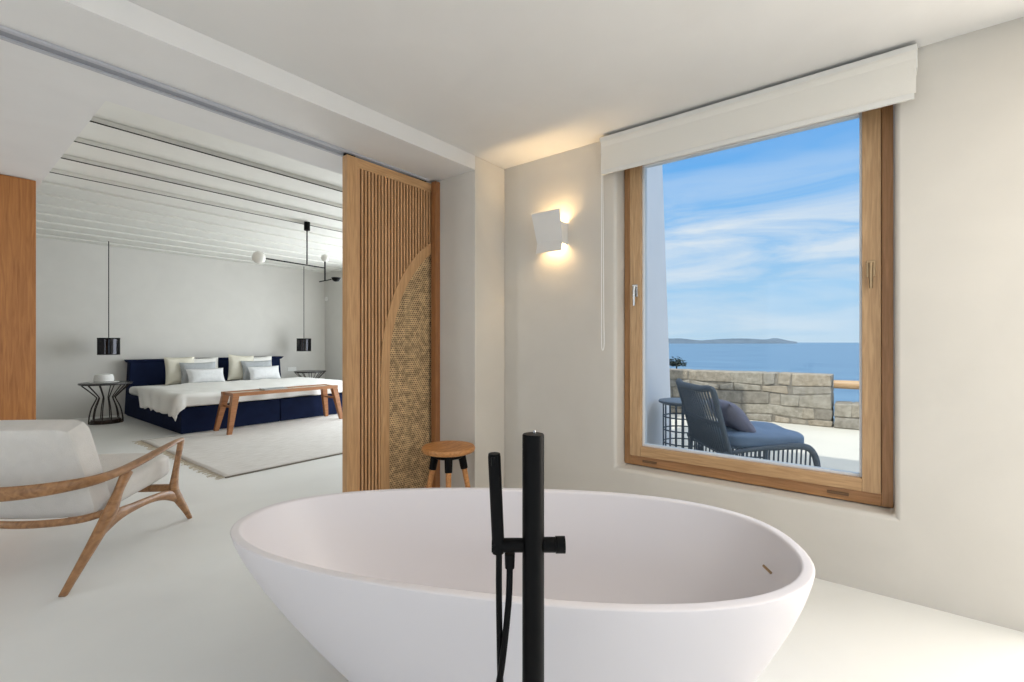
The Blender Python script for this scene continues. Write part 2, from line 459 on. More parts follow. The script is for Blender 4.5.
# sliding door track
t = thing('door_track', 'grey metal sliding door track recessed in the beam above the opening', 'door track', (0, 2.64, ZS))
mb = MB(); mb.box(XL+.1, 2.32, -.05, -.028, -.012, -.0005); mb.box(XL+.1, 2.32, .028, .05, -.012, -.0005)
mb.build('track_rail', M['track'], t, smooth=False)
mb = MB(); mb.box(XL+.1, 2.32, -.028, .028, -.005, -.0005); mb.build('track_channel', flat('track_groove', (142, 145, 152), .6), t, smooth=False)

# ------------------------------------------------------------------ sliding door
DY0, DY1 = 2.60, 2.655
t = thing('sliding_door', 'tall oak sliding door with vertical slats and an arched cane panel', 'door', (2.0, 2.63, 0))
def L(o, t=t):
    # meshes are written in world coordinates: undo the root's offset
    o.location = -t.location; return o
X0, X1, ZT = 1.656, 2.382, 2.318
mb = MB(); mb.box(X0, 1.734, DY0, DY1, .01, ZT, .003); L(mb.build('stile', M['oak'], t))
mb = MB(); mb.box(1.728, X1, DY0, DY1, 2.256, ZT, .003); L(mb.build('top_rail', M['oak_x'], t))
mb = MB(); mb.box(1.728, X1, DY0, DY1, .01, .09, .003); L(mb.build('bottom_rail', M['oak_x'], t))
arch = [(1.906, .09), (1.906, .768), (1.908, .95), (1.918, 1.132), (1.952, 1.299), (2.02, 1.495), (2.119, 1.66), (2.24, 1.80), (2.382, 1.908)]
ac = cat(arch, 6)
def arch_z(x):
    for p, q in zip(ac, ac[1:]):
        if p[0] <= x <= q[0] and q[0] > p[0]+1e-6 and p[1] > .9: return p[1]+(q[1]-p[1])*(x-p[0])/(q[0]-p[0])
    return 1.908
mb = MB()
nsl = 25; pitch = (2.382-1.734)/nsl
for i in range(nsl):
    x = 1.735+i*pitch
    z0 = .085 if x < 1.902 else arch_z(x+.006)-.01
    mb.box(x, x+.0135, DY0+.004, DY0+.032, z0, 2.26)
L(mb.build('slat_panel', M['slat'], t, smooth=False))
mb = MB(); poly = [(1.72, .085), (1.90, .085)]+[(min(p[0]+.01, 2.381), p[1]) for p in ac[1:]]+[(2.381, 2.26), (1.72, 2.26)]
mb.prism(poly, 'y', DY0+.034, DY1-.006); L(mb.build('backing_board', M['slat_back'], t, smooth=False))
# arch band
inner = []
for i, p in enumerate(ac):
    a = ac[max(0, i-1)]; b = ac[min(len(ac)-1, i+1)]
    tx, tz = b[0]-a[0], b[1]-a[1]; l = math.hypot(tx, tz)
    inner.append((min(p[0]+tz/l*.067, 2.382), p[1]-tx/l*.067))
mb = MB()
for y0, in ((0,),):
    n = len(ac)
    V = [[mb.bm.verts.new((p[0], yy, p[1])) for p in ac] for yy in (DY0-.001, DY1-.004)]
    U = [[mb.bm.verts.new((p[0], yy, p[1])) for p in inner] for yy in (DY0-.001, DY1-.004)]
    for i in range(n-1):
        mb.bm.faces.new((V[0][i], V[0][i+1], U[0][i+1], U[0][i])); mb.bm.faces.new((V[1][i], U[1][i], U[1][i+1], V[1][i+1]))
        mb.bm.faces.new((V[0][i], V[1][i], V[1][i+1], V[0][i+1])); mb.bm.faces.new((U[0][i], U[0][i+1], U[1][i+1], U[1][i]))
    mb.bm.faces.new((V[0][0], U[0][0], U[1][0], V[1][0])); mb.bm.faces.new((V[0][-1], V[1][-1], U[1][-1], U[0][-1]))
L(mb.build('arch_band', M['oak'], t, angle=50))
mb = MB(); poly = [(2.381, .09)]+[(p[0]-.008, p[1]) for p in inner]
mb.prism(poly, 'y', DY0+.018, DY0+.028); L(mb.build('cane_panel', M['rattan'], t, smooth=False))
mb = MB(); mb.box(1.66, 1.72, 2.61, 2.65, 2.318, 2.3385); mb.box(2.27, 2.31, 2.61, 2.65, 2.318, 2.3385); L(mb.build('hanger', M['black'], t, smooth=False))
# jamb post
mb = MB(); mb.box(2.340, 2.3855, 2.545, 2.592, 0, 2.325, .002)
tag(mb.build('door_jamb', M['jamb_wood']), 'narrow reddish brown wooden jamb post at right end of the cane door', 'door jamb')

# ------------------------------------------------------------------ wardrobe on the left
t = thing('wardrobe', 'honey oak wardrobe reaching the lowered ceiling at the left edge', 'wardrobe', (-.5, 4.9, 0))
mb = MB(); mb.box(-1.1, 1.048, 0, .6, 0, ZS-.001, .002); mb.build('body', M['honey'], t)
mb = MB(); mb.box(.12, 1.049, -.022, -.001, .01, ZS-.004, .002); mb.build('door', M['honey'], t)
mb = MB(); mb.box(-1.0, .115, -.022, -.001, .01, ZS-.004, .002); mb.build('door', M['honey'], t)

# ------------------------------------------------------------------ picture window
t = thing('window_1', None, None, (0, 0, 0)); struct(t, 'large oak framed picture window looking out to the sea', 'window')
def frame(mb, x0, x1, y0, y1, z0, z1, w, bev=.003, which='all'):
    wl, wr, wb, wt = w if isinstance(w, tuple) else (w,)*4
    if which != 'h':
        mb.box(x0, x1, y0, y0+wr, z0, z1, bev); mb.box(x0, x1, y1-wl, y1, z0, z1, bev)
    if which != 'v':
        mb.box(x0, x1, y0+wr, y1-wl, z0, z0+wb, bev); mb.box(x0, x1, y0+wr, y1-wl, z1-wt, z1, bev)
FY0, FY1, FZ0, FZ1 = -.050, 1.299, .372, 2.386
mb = MB(); frame(mb, 2.83, 2.90, FY0, FY1, FZ0, FZ1, (.046, .045, .061, .056), which='v'); mb.build('window_frame', M['frame_oak'], t)
mb = MB(); frame(mb, 2.83, 2.90, FY0, FY1, FZ0, FZ1, (.046, .045, .061, .056), which='h'); mb.build('window_frame', M['frame_oak_h'], t)
SY0, SY1, SZ0, SZ1 = -.004, 1.252, .434, 2.33
mb = MB(); frame(mb, 2.808, 2.885, SY0, SY1, SZ0, SZ1, (.072, .072, .062, .06), which='v'); mb.build('sash', M['window_oak'], t)
mb = MB(); frame(mb, 2.808, 2.885, SY0, SY1, SZ0, SZ1, (.072, .072, .062, .06), which='h'); mb.build('sash', M['window_oak_h'], t)
mb = MB(); frame(mb, 2.835, 2.885, SY0+.071, SY1-.071, SZ0+.061, SZ1-.059, .012); mb.build('glazing_bead', flat('pale_gasket', (222, 224, 226), .5), t)
mb = MB(); frame(mb, 2.846, 2.8855, SY0-.0065, SY1+.0055, SZ0-.0055, SZ1+.0055, .007); mb.build('rubber_seal', flat('rubber_seal', (60, 48, 38), .8), t, smooth=False)
mb = MB(); mb.box(2.855, 2.862, SY0+.078, SY1-.078, SZ0+.068, SZ1-.066); mb.build('pane', M['glass'], t, smooth=False)
# handles
h = MB(); h.lathe([(0, 0), (.013, 0), (.013, .006), (0, .006)], n=20)
h2 = thing
def handle(y, z, mat, name):
    mb = MB()
    mb.box(-.008, 0, -.018, .018, -.040, .040, .004)
    mb.tube([(-.004, 0, .018), (-.024, 0, .018)], .008, 12)
    sweep(mb, [(-.022, 0, .026, .010, .008), (-.024, 0, 0, .009, .007), (-.024, 0, -.05, .008, .006), (-.022, 0, -.095, .007, .005)], 10, 4, up=(1, 0, 0))
    o = mb.build(name, mat, t); o.location = (2.808, y, z); return o
h.bm.free()
handle(1.215, 1.475, M['chrome'], 'handle'); handle(.034, 1.50, M['bronze'], 'handle')
mb = MB()
mb.bm.free()
for y in (1.13, .165):
    MB().box(2.822, 2.8295, y-.045, y+.045, .396, .410, .002).build('drain_cap', M['dark_bronze'], t)

# ------------------------------------------------------------------ roller blind
t = thing('roller_blind', 'rolled up white roller blind mounted above the picture window', 'blind', (W, .62, 2.2))
mb = MB(); mb.box(-.085, -.004, -.745, .752, .195, .222, .003); mb.build('head_rail', M['blind_rail'], t)
mb = MB()
prof = [(-.02, .215)]
def bl(a, b):
    y = -.741+a*1.482
    s = b
    if s < .25: x, z = -.080+.0*s, .215-s/.25*.05
    else: x, z = -.080, .165-(s-.25)/.75*.150
    return Vector((x-(.006*math.sin(min(1, s/.25)*PI)), y, z))
mb.surf(bl, 2, 16)
o = mb.build('fabric', M['blind_fab'], t, smooth=False)
md = o.modifiers.new('s', 'SOLIDIFY'); md.thickness = .003
mb = MB(); mb.tube([(-.05, -.738, .165), (-.05, .742, .165)], .028, 20); mb.build('roller', M['blind_fab'], t)
mb = MB(); mb.box(-.088, -.074, -.735, .74, -.012, .016, .004); mb.build('bottom_bar', M['blind_rail'], t)
mb = MB()
mb.bm.free()
for s in (-.742, .744):
    MB().box(-.08, -.001, s-.004, s+.004, .12, .224, .003).build('end_bracket', M['blind_rail'], t)
mb = MB()
pts = [(-.05, .757, .16), (-.05, .757, -.4), (-.05, .757, -.9), (-.05, .757, -1.06), (-.046, .751, -1.10), (-.04, .744, -1.06), (-.04, .746, -.9), (-.04, .75, -.4), (-.04, .755, .16)]
mb.tube(cat(pts, 6), .0022, 8); mb.build('bead_chain', flat('bead_chain', (238, 238, 236), .4), t)

# ------------------------------------------------------------------ wall sconce
t = thing('wall_sconce', 'white folded plate wall lamp glowing warm on the plaster', 'wall lamp', (W, 1.75, 1.88))
mb = MB()
pl = lambda dx: [(-.115+dx, .145), (-.079+dx, -.055), (-.098+dx, -.125)]
# folded plate, its edges skewed
yy0 = -.103; yy1 = .09
def plate(dx):
    r = []
    for (x, z), yl in zip(pl(dx), (.125, .100, .098)):
        r.append(((x, yy0, z), (x, yl, z)))
    return r
P0, P1 = plate(0), plate(.004)
g0 = [[mb.bm.verts.new(p) for p in r] for r in P0]; g1 = [[mb.bm.verts.new(p) for p in r] for r in P1]
for g in (g0, g1):
    for i in range(2): mb.bm.faces.new((g[i][0], g[i][1], g[i+1][1], g[i+1][0]))
for i in range(2):
    for c in (0, 1): mb.bm.faces.new((g0[i][c], g0[i+1][c], g1[i+1][c], g1[i][c]))
for i in (0, 2): mb.bm.faces.new((g0[i][0], g0[i][1], g1[i][1], g1[i][0]))
mb.build('shade_plate', M['lamp_white'], t, smooth=False)
mb = MB(); mb.box(-.003, 0, -.095, .075, -.072, .072); mb.build('back_plate', M['lamp_white'], t, smooth=False)
for y_ in (-.0945, .0715):
    MB().hexa([(-.081, y_, -.072), (0, y_, -.072), (0, y_+.003, -.072), (-.081, y_+.003, -.072), (-.09, y_, .072), (0, y_, .072), (0, y_+.003, .072), (-.09, y_+.003, .072)]).build('side_plate', M['lamp_white'], t, smooth=False)
mb = MB(); mb.tube([(-.04, -.06, 0), (-.04, .04, 0)], .009, 12); mb.build('bulb', M['lamp_glow'], t)
def area(name, loc, rot, sx, sy, power, color, spread=PI, parent=None):
    l = bpy.data.lights.new(name, 'AREA'); l.shape = 'RECTANGLE'; l.size = sx; l.size_y = sy; l.energy = power; l.color = color; l.spread = spread
    o = bpy.data.objects.new(name, l); COL.objects.link(o); o.location = loc; o.rotation_euler = rot
    if parent: o.parent = parent
    return o
WARM = (1, .70, .36)
area('lamp_light_up', (-.042, -.01, .014), (PI, 0, 0), .04, .12, 2.4, WARM, parent=t)
area('lamp_light_down', (-.042, -.01, -.014), (0, 0, 0), .04, .12, 1.5, WARM, parent=t)

# ------------------------------------------------------------------ bathtub
TA, TB, TN, TK = .8944, .419, 2.354, .153
t = thing('bathtub', 'large white freestanding oval bathtub in the foreground', 'bathtub', (1.1664, .961, 0), -1.0447)
def sup(w, a, b, n=TN, k=TK):
    c, s = math.cos(w), math.sin(w)
    u = math.copysign(abs(c)**(2/n), c); v = math.copysign(abs(s)**(2/n), s)
    return a*u, b*v*(1+k*u)
prof = []   # (offset along a, offset along b, z): outer from base up, rim, inner down
for q in range(25):
    z = .548*(q/24)**1.05; e_ = (1-z/.55)**1.32
    prof.append((TA*(1-.46*e_)-.001, TB*(1-.42*e_)-.001, z))
prof = [(a, b, z, .10*(1-min(1, z/.55))**1.25) for a, b, z in prof]
ni = len(prof)
tk = .022
for d, z in ((.001, .5515), (.006, .553), (.022, .553), (.028, .551), (.031, .545)):
    prof.append((TA-d-.002, TB-d-.002, z))
for z, sa, sb in ((.50, .945, .905), (.42, .895, .85), (.33, .83, .79), (.24, .765, .74), (.17, .69, .67), (.125, .60, .59), (.105, .48, .47), (.1, .3, .3), (.098, .1, .1)):
    prof.append((TA*sa-.004, TB*sb-.004, z))
mb = MB(); N = 96
prof = [p if len(p) == 4 else (*p, .03*(1-p[2]/.55)) for p in prof]
def rp(i, a, b, z, sh):
    x, y = sup(2*PI*i/N, a, b)
    return (x+sh, y, z)
rings = [[mb.bm.verts.new(rp(i, *p)) for i in range(N)] for p in prof]
for A_, B_ in zip(rings, rings[1:]):
    for i in range(N): mb.bm.faces.new((A_[i], A_[(i+1) % N], B_[(i+1) % N], B_[i]))
mb.bm.faces.new(rings[0]); mb.bm.faces.new(rings[-1])
mb.build('tub_shell', M['tub'], t, angle=70)
mb = MB(); mb.lathe([(0, .101), (.034, .101), (.036, .104), (.03, .107), (0, .107)], n=28); mb.build('drain', M['tub'], t)
# overflow slot near the right end
ow = -.0
mb = MB(); mb.box(-.003, .003, -.024, .024, -.004, .004, .0025)
o = mb.build('overflow_slot', M['bronze'], t); o.location = (.803, -.005, .475); o.rotation_euler = (0, .55, .1)

# ------------------------------------------------------------------ floor mounted tub mixer
th = math.atan(368/468.7)
Fd = Vector((math.cos(th), math.sin(th), 0)); Rt = Vector((math.sin(th), -math.cos(th), 0))
pos = Fd*.85+Rt*.0385
t = thing('bath_mixer', 'matt black floor standing bath mixer in front of the white bathtub', 'tap', (pos.x, pos.y, 0), th-PI/2)
# local x = right, local y = towards the tub
mb = MB(); mb.lathe([(0, 0), (.045, 0), (.045, .008), (.02, .01), (.0198, .955), (.0192, .957)], n=36); mb.build('column', M['black'], t)
mb = MB(); mb.lathe([(0, .956), (.0192, .956), (.0198, .958), (.0198, .982), (.0185, .984), (0, .984)], n=36); mb.build('control_knob', M['black'], t)
mb = MB(); mb.tube([(.002, .004, .983), (.002, .004, .990)], .003, 10); mb.build('lever_pin', M['chrome'], t)
mb = MB(); mb.tube(cat([(0, .015, .905), (0, .12, .905), (0, .20, .904), (0, .225, .898), (0, .232, .88)], 5), .0115, 16); mb.build('spout', M['black'], t)
mb = MB(); mb.tube([(-.075, -.002, .783), (-.018, -.002, .783)], .0125, 20); mb.build('shower_bracket', M['black'], t)
mb = MB(); mb.tube([(.018, 0, .783), (.04, 0, .783)], .0135, 24); mb.tube([(.0405, 0, .783), (.0575, 0, .783)], .0150, 24); mb.build('side_knob', M['black'], t)
mb = MB(); mb.tube([(-.0635, -.004, .77), (-.064, -.004, .80), (-.0705, -.004, .944), (-.0705, -.004, .9495)], [(.0105, .0105), (.0112, .0112), (.0115, .0115), (.0105, .0105)], 24)
hs = mb.build('hand_shower', M['black'], t)
mb = MB(); mb.tube([(-.072, -.016, .93), (-.072, -.0162, .945)], .004, 8); mb.build('spray_face', M['black'], t)
mb = MB(); mb.tube([(-.0425, -.002, .768), (-.0425, -.002, .742)], [(.0095, .0095), (.0085, .0085)], 16); mb.build('hose_outlet', M['black'], t)
mb = MB()
mb.tube(cat([(-.062, -.004, .772), (-.062, -.006, .70), (-.0605, -.008, .60), (-.058, -.01, .48), (-.056, -.01, .40), (-.075, -.008, .30), (-.055, -.004, .24), (-.03, .0, .30), (-.058, -.02, .45), (-.068, -.02, .50), (-.056, -.018, .58), (-.045, -.01, .68), (-.0425, -.002, .742)], 8), .0058, 10)
mb.build('shower_hose', M['black'], t)

# ------------------------------------------------------------------ stool
t = thing('stool', 'round oak stool with black leg sockets standing beside the cane door', 'stool', (2.135, 2.20, 0), math.radians(8))
mb = MB(); mb.lathe([(0, .440), (.150, .440), (.166, .446), (.172, .458), (.172, .468), (.166, .478), (.155, .481), (0, .481)], n=56); mb.build('seat', M['stool'], t)
mb = MB(); mb.lathe([(0, .405), (.085, .405), (.098, .412), (.098, .4395), (0, .4395)], n=32); mb.build('mount_plate', M['black'], t)
for i in range(4):
    a = i*PI/2+.665
    d = Vector((math.cos(a), math.sin(a), 0))
    top = d*.082+Vector((0, 0, .435)); bot = d*.165
    mid = top.lerp(bot, .2)
    mb = MB(); mb.tube([mid.lerp(top, .05), bot], [(.0185, .0185), (.0145, .0145)], 14)
    lg = mb.build('leg', M['stool'], t)
    mb = MB(); mb.tube([top, top.lerp(bot, .24)], [(.0265, .0265), (.0235, .0235)], 16)
    mb.build('leg_socket', M['black'], lg)

# ------------------------------------------------------------------ armchair
t = thing('armchair', 'low lounge armchair with curved walnut frame and pale linen cushions', 'armchair', (.41, 2.905, 0), math.atan2(.678, .735))
# local x = forward, local y = left (-right): the near side frame lies at y = 0, the far one at y = WD
WD = .70
def side(yo, sg):
    mb = MB()
    # rear leg running up into the arm
    sweep(mb, [(0, yo, .0, 0.0134, 0.0182), (.10, yo+sg*.004, .09, 0.0171, 0.0234), (.20, yo+sg*.006, .185, 0.0207, 0.0325), (.285, yo+sg*.006, .275, 0.0232, 0.0416), (.345, yo+sg*.004, .375, 0.0171, 0.0286), (.40, yo, .462, 0.0183, 0.0390)], 14, 6, up=(.7, 0, -.7))
    a = mb.build('leg', M['walnut'], t)
    mb = MB()
    sweep(mb, [(.955, yo, 0, 0.0122, 0.0156), (.90, yo, .08, 0.0159, 0.0221), (.835, yo, .165, 0.0195, 0.0312), (.79, yo, .235, 0.0207, 0.0390), (.805, yo, .34, 0.0159, 0.0247), (.835, yo, .44, 0.0146, 0.0221), (.862, yo, .527, 0.0146, 0.0260)], 14, 6, up=(.9, 0, .3))
    mb.build('leg', M['walnut'], t)
    mb = MB()
    sweep(mb, [(.21, yo+sg*.003, .20, 0.0171, 0.0286), (.33, yo+sg*.004, .245, 0.0183, 0.0338), (.45, yo+sg*.004, .25, 0.0171, 0.0234), (.60, yo+sg*.002, .245, 0.0171, 0.0208), (.72, yo, .225, 0.0183, 0.0286), (.82, yo, .185, 0.0171, 0.0338)], 14, 6)
    mb.build('side_rail', M['walnut'], t)
side(0, 1); side(WD, -1)
mb = MB()
half = [(.872, .0, .530, 0.0146, 0.0130), (.80, -.002, .531, 0.0195, 0.0130), (.68, -.006, .517, 0.0268, 0.0130), (.56, -.008, .500, 0.0329, 0.0143), (.44, -.004, .483, 0.0329, 0.0169), (.32, 0, .472, 0.0268, 0.0208), (.20, .012, .470, 0.0207, 0.0247), (.11, .05, .472, 0.0171, 0.0273), (.055, .12, .470, 0.0146, 0.0299), (.03, .22, .464, 0.0146, 0.0325), (.022, .35, .460, 0.0146, 0.0338)]
full = half+[(x, WD-y, z, a, b) for x, y, z, a, b in half[-2::-1]]
sweep(mb, full, 16, 6); mb.build('arm_rail', M['walnut'], t)
mb = MB(); sweep(mb, [(.285, .01, .285, 0.0122, 0.0182), (.235, .12, .262, 0.0122, 0.0182), (.215, .35, .252, 0.0122, 0.0195), (.235, WD-.12, .262, 0.0122, 0.0182), (.285, WD-.01, .285, 0.0122, 0.0182)], 12, 6); mb.build('back_rail', M['walnut'], t)
mb = MB(); mb.box(.755, .79, .01, WD-.01, .235, .275, .006); mb.build('front_rail', M['walnut'], t)
# back cushion: a leaning soft slab
def rotm(ax, deg): return Matrix.Rotation(math.radians(deg), 4, ax)
lean = 19.5
mb = MB()
mb.superbox((.250, WD/2, .515), (.066, .290, .252), n=11, res=16, mat=rotm('Y', -lean).to_3x3(), fn=lambda p: Vector((p.x*(1+.35*math.cos(p.y/.29*PI/2)*math.cos(p.z/.262*PI/2)*.6), p.y, p.z)))
mb.build('back_cushion', M['chair_fab'], t)
mb = MB()
mb.superbox((.597, WD/2, .348), (.335, .290, .072), n=6, res=14, mat=rotm('Y', -5).to_3x3(), fn=lambda p: Vector((p.x, p.y, p.z*(1+.12*math.cos(p.y/.29*PI/2)))))
mb.build('seat_cushion', M['chair_fab'], t)

# ------------------------------------------------------------------ rug
t = thing('rug', 'pale woven rug with fringed end lying before the bed', 'rug', (0, 0, 0))
RX0, RX1, RY0, RY1 = 1.62, 4.75, 4.36, 6.75
mb = MB()
def rg(a, b):
    x = RX0+a*(RX1-RX0); y = RY0+b*(RY1-RY0)
    return Vector((x+.02*noise.noise(Vector((y*2, 0, 0))), y, .0075+.0018*noise.noise(Vector((x*3, y*3, 0)))))
mb.surf(rg, 60, 40)
o = mb.build('rug_field', M['rug'], t); md = o.modifiers.new('s', 'SOLIDIFY'); md.thickness = .0055; md.offset = -1
mb = MB(); mb.box(RX0, RX1, RY0-.012, RY0+.002, .001, .011); mb.build('rug_border', M['rug_edge'], t, smooth=False)
mb = MB()
for i in range(150):
    y = RY0+.01+i*(RY1-RY0-.02)/149
    l = random.uniform(.04, .09); a = random.uniform(-.5, .5)
    mb.tube([(RX0+.01, y, .008), (RX0-l*.5, y+a*l*.4, .005), (RX0-l, y+a*l, .004)], .0022, 5)
tag(mb.build('fringe', M['fringe'], t), None, None, kind='stuff')

# ------------------------------------------------------------------ bed
BX0, BX1, BY0, BY1 = 2.05, 4.47, 6.86, 9.3
t = thing('bed', 'wide double bed with navy blue upholstered base and headboard', 'bed', ((BX0+BX1)/2, (BY0+BY1)/2, 0))
def TW(o): o.location = -t.location; return o
mid = 3.28
mb = MB()
mb.box(BX0, mid-.006, BY0, BY1, .0, .325, .012, 3); TW(mb.build('bed_base', M['navy'], t))
mb = MB(); mb.box(mid+.006, BX1, BY0, BY1, .0, .325, .012, 3); TW(mb.build('bed_base', M['navy'], t))
mb = MB(); mb.box(BX0+.02, BX1-.02, BY0+.02, BY1, .326, .455, .05, 4); TW(mb.build('mattress', M['white_fab'], t))
mb = MB()
# slip-covered headboard with a flared upper edge
mb.hexa([(2.06, 9.27, 0), (4.49, 9.27, 0), (4.49, 9.49, 0), (2.06, 9.49, 0), (2.10, 9.33, .84), (4.46, 9.33, .84), (4.46, 9.50, .84), (2.10, 9.50, .84)], .02, 3)
mb.hexa([(2.085, 9.315, .825), (4.475, 9.315, .825), (4.475, 9.505, .825), (2.085, 9.505, .825), (2.06, 9.29, .872), (4.52, 9.29, .872), (4.52, 9.515, .872), (2.06, 9.515, .872)], .008, 2)
TW(mb.build('headboard', M['navy'], t))
# duvet draping over the left side and the foot
def duvet():
    mb = MB(); nu, nv = 90, 80
    x0, x1, y0, y1 = BX0+.01, BX1-.01, BY0+.01, 8.52
    hl, hr, hf = .27, .22, .19
    def fn(a, b):
        u = (x0-hl)+a*((x1+hr)-(x0-hl)); v = (y0-hf)+b*(y1-(y0-hf))
        z = .485+.014*noise.noise(Vector((u*1.3, v*1.5, 0)))+.014*noise.noise(Vector((u*4, v*3, 4)))+.012*abs(noise.noise(Vector((u*9+v*3, v*5, 7))))
        dx = max(x0-u, 0)+max(u-x1, 0); dy = max(y0-v, 0)
        x = min(max(u, x0), x1); y = max(v, y0)
        d = math.hypot(dx, dy)
        if d > 0:
            sx = (-1 if u < x0 else 1) if dx > 0 else 0
            fall = min(d, .9)
            r = .045
            # rounded shoulder then straight down with folds
            if fall < r*1.57:
                an = fall/r; out = r*math.sin(an); dn = r*(1-math.cos(an))
            else:
                out = r; dn = r+(fall-r*1.57)
            fold = .022*math.sin(u*17+v*2)*min(1, d/.12) if dy > dx else .025*math.sin(v*14)*min(1, d/.12)
            out += fold*.6+.015*(d/.2)
            if dx > 0 and u < x0: out += .12*d; y -= d*1.3*max(0, min(1, (v-7.4)/.9)); z -= .03*noise.noise(Vector((v*5, 3, 8)))*d/.2
            if dx > 0 and dy > 0:
                l = d; x += sx*out*dx/l; y -= out*dy/l
            elif dx > 0: x += sx*out
            else: y -= out
            # the hem runs shorter to the right along the foot
            k = 1.0
            if dy > 0 and dx == 0: k = .86+.1*noise.noise(Vector((u*3, 2, 1)))
            z -= dn*k
        return Vector((x, y, z))
    mb.surf(fn, nu, nv)
    o = mb.build('duvet', M['white_fab'])
    md = o.modifiers.new('s', 'SOLIDIFY'); md.thickness = .018; md.offset = 1
    return tag(o, 'rumpled white duvet spread over the navy bed', 'duvet')
duvet()

def pil(label, w, h, th_, x, y, z, tilt, yaw, mat, seed, grp=None, roll=0):
    mb = MB()
    m3 = (Matrix.Rotation(math.radians(yaw), 3, 'Z') @ Matrix.Rotation(math.radians(tilt), 3, 'X') @ Matrix.Rotation(math.radians(roll), 3, 'Y'))
    mb.pillow(w, h, th_, m3, seed=seed)
    o = mb.build('pillow', mat, angle=80); o.location = (x, y, z)
    return tag(o, label, 'pillow', 'pillows piled against the headboard')
for gx, s in ((0, 'left'), (1, 'right')):
    xa = (2.53, 3.46)[gx]
    xb = xa+.80
    pil('large white pillow leaning on the headboard at back of the %s pillow pile' % s, .62, .44, .12, xa+.49, 9.20, .672, -14, 0, M['white_fab'], 1+gx)
    pil('cream square pillow standing at the left side of the %s pillow pile' % s, .42, .47, .13, xa+.15, 9.01, .685+.01*gx, -14, -6, M['cream_fab'], 3+gx, roll=(0, 5)[gx])
    pil('grey linen pillow leaning in the middle of the %s pillow pile' % s, .52, .38, .12, xa+.37, 8.87, .640, -18, -4, M['grey_fab'], 5+gx)
    pil('small pale grey lumbar pillow at front of the %s pillow pile' % s, .56, .27, .12, xa+.42, 8.69, .596, -22, 3, M['lightgrey_fab'], 7+gx)

# ------------------------------------------------------------------ bench with magazine
t = thing('bench', 'long teak slatted bench with slanted legs at foot of bed', 'bench', (0, 0, .0125))
mb = MB(); mb.box(2.44, 3.88, 6.33, 6.42, .458, .50, .004); mb.build('seat_rail', M['bench'], t)
mb = MB(); mb.box(2.44, 3.88, 6.62, 6.70, .458, .50, .004); mb.build('seat_rail', M['bench'], t)
mb = MB(); mb.box(2.50, 3.83, 6.43, 6.61, .468, .490, .004); mb.build('seat_board', flat('bench_pad', (206, 196, 178), .8), t)
for x0, x1, xm in ((2.44, 2.52, 2.365), (3.80, 3.88, 3.89)):
    for ya, yb, yc in ((6.33, 6.42, 6.28), (6.62, 6.70, 6.69)):
        c = .035
        mb = MB(); mb.hexa([(xm, yc, 0), (xm+.05, yc, 0), (xm+.05, yc+.05, 0), (xm, yc+.05, 0), (x0, ya+.004, .458), (x1, ya+.004, .458), (x1, yb-.004, .458), (x0, yb-.004, .458)], .004)
        mb.build('leg', M['bench'], t)
    mb = MB(); mb.box((x0+x1)/2-.03, (x0+x1)/2, 6.36, 6.68, .31, .335, .003); mb.build('stretcher', M['bench'], t)
for xe in (2.45, 3.84): MB().box(xe, xe+.03, 6.42, 6.62, .462, .498, .003).build('end_board', M['bench'], t)
t = thing('magazine', 'grey magazine lying on the wooden bench', 'magazine', (3.02, 6.5, .5135), math.radians(-6))
mb = MB(); mb.box(-.15, .15, -.105, .105, 0, .010, .002); mb.build('pages', M['white_fab'], t)
mb = MB(); mb.box(-.152, .152, -.107, .107, .0102, .0125); mb.build('cover', M['paper'], t, smooth=False)

# ------------------------------------------------------------------ bedside tables
def side_table(loc, label):
    t = thing('bedside_table', label, 'bedside table', loc, 0, 'wire bedside tables')
    mb = MB(); mb.lathe([(0, .548), (.285, .548), (.300, .556), (.300, .572), (.295, .576), (0, .576)], n=48); mb.build('tabletop', M['marble'], t)
    mb = MB(); mb.lathe([(.185, 0), (.195, .0), (.195, .012), (.185, .012)], n=48, caps=False); mb.lathe([(0, .002), (.17, .002), (.178, .02), (.165, .05), (0, .055)], n=36); mb.build('base', M['brown_metal'], t)
    for i in range(12):
        a = 2*PI*i/12+.12; d = (math.cos(a), math.sin(a))
        mb = MB()
        P = cat([(.192, .01), (.186, .10), (.16, .22), (.108, .345), (.115, .375), (.19, .46), (.275, .546)], 4)
        mb.tube([(d[0]*r, d[1]*r, z) for r, z in P], .0068, 6)
        mb.build('wire_rib', M['brown_metal'], t)
    return t
nt1 = side_table((1.69, 8.72, 0), 'dark wire hourglass bedside table left of the bed')
nt2 = copy_tree(nt1); nt2.location = (4.90, 9.0, 0); nt2['label'] = 'dark wire hourglass bedside table right of the bed'

t = thing('sun_hat', 'white brimmed hat lying on the left bedside table', 'hat', (1.66, 8.69, .5765))
mb = MB(); mb.lathe([(.105, .004), (.112, .03), (.108, .08), (.096, .115), (.06, .124), (0, .118)], n=36, caps=False); mb.build('crown', M['hat'], t)
mb = MB(); mb.lathe([(.10, .002), (.165, .001), (.175, .006), (.165, .009), (.104, .010)], n=36, caps=False); mb.build('brim', M['hat'], t)
mb = MB(); mb.lathe([(.1075, .008), (.1095, .010), (.1095, .026), (.1075, .028)], n=36, caps=False); mb.build('hat_band', M['hatband'], t)

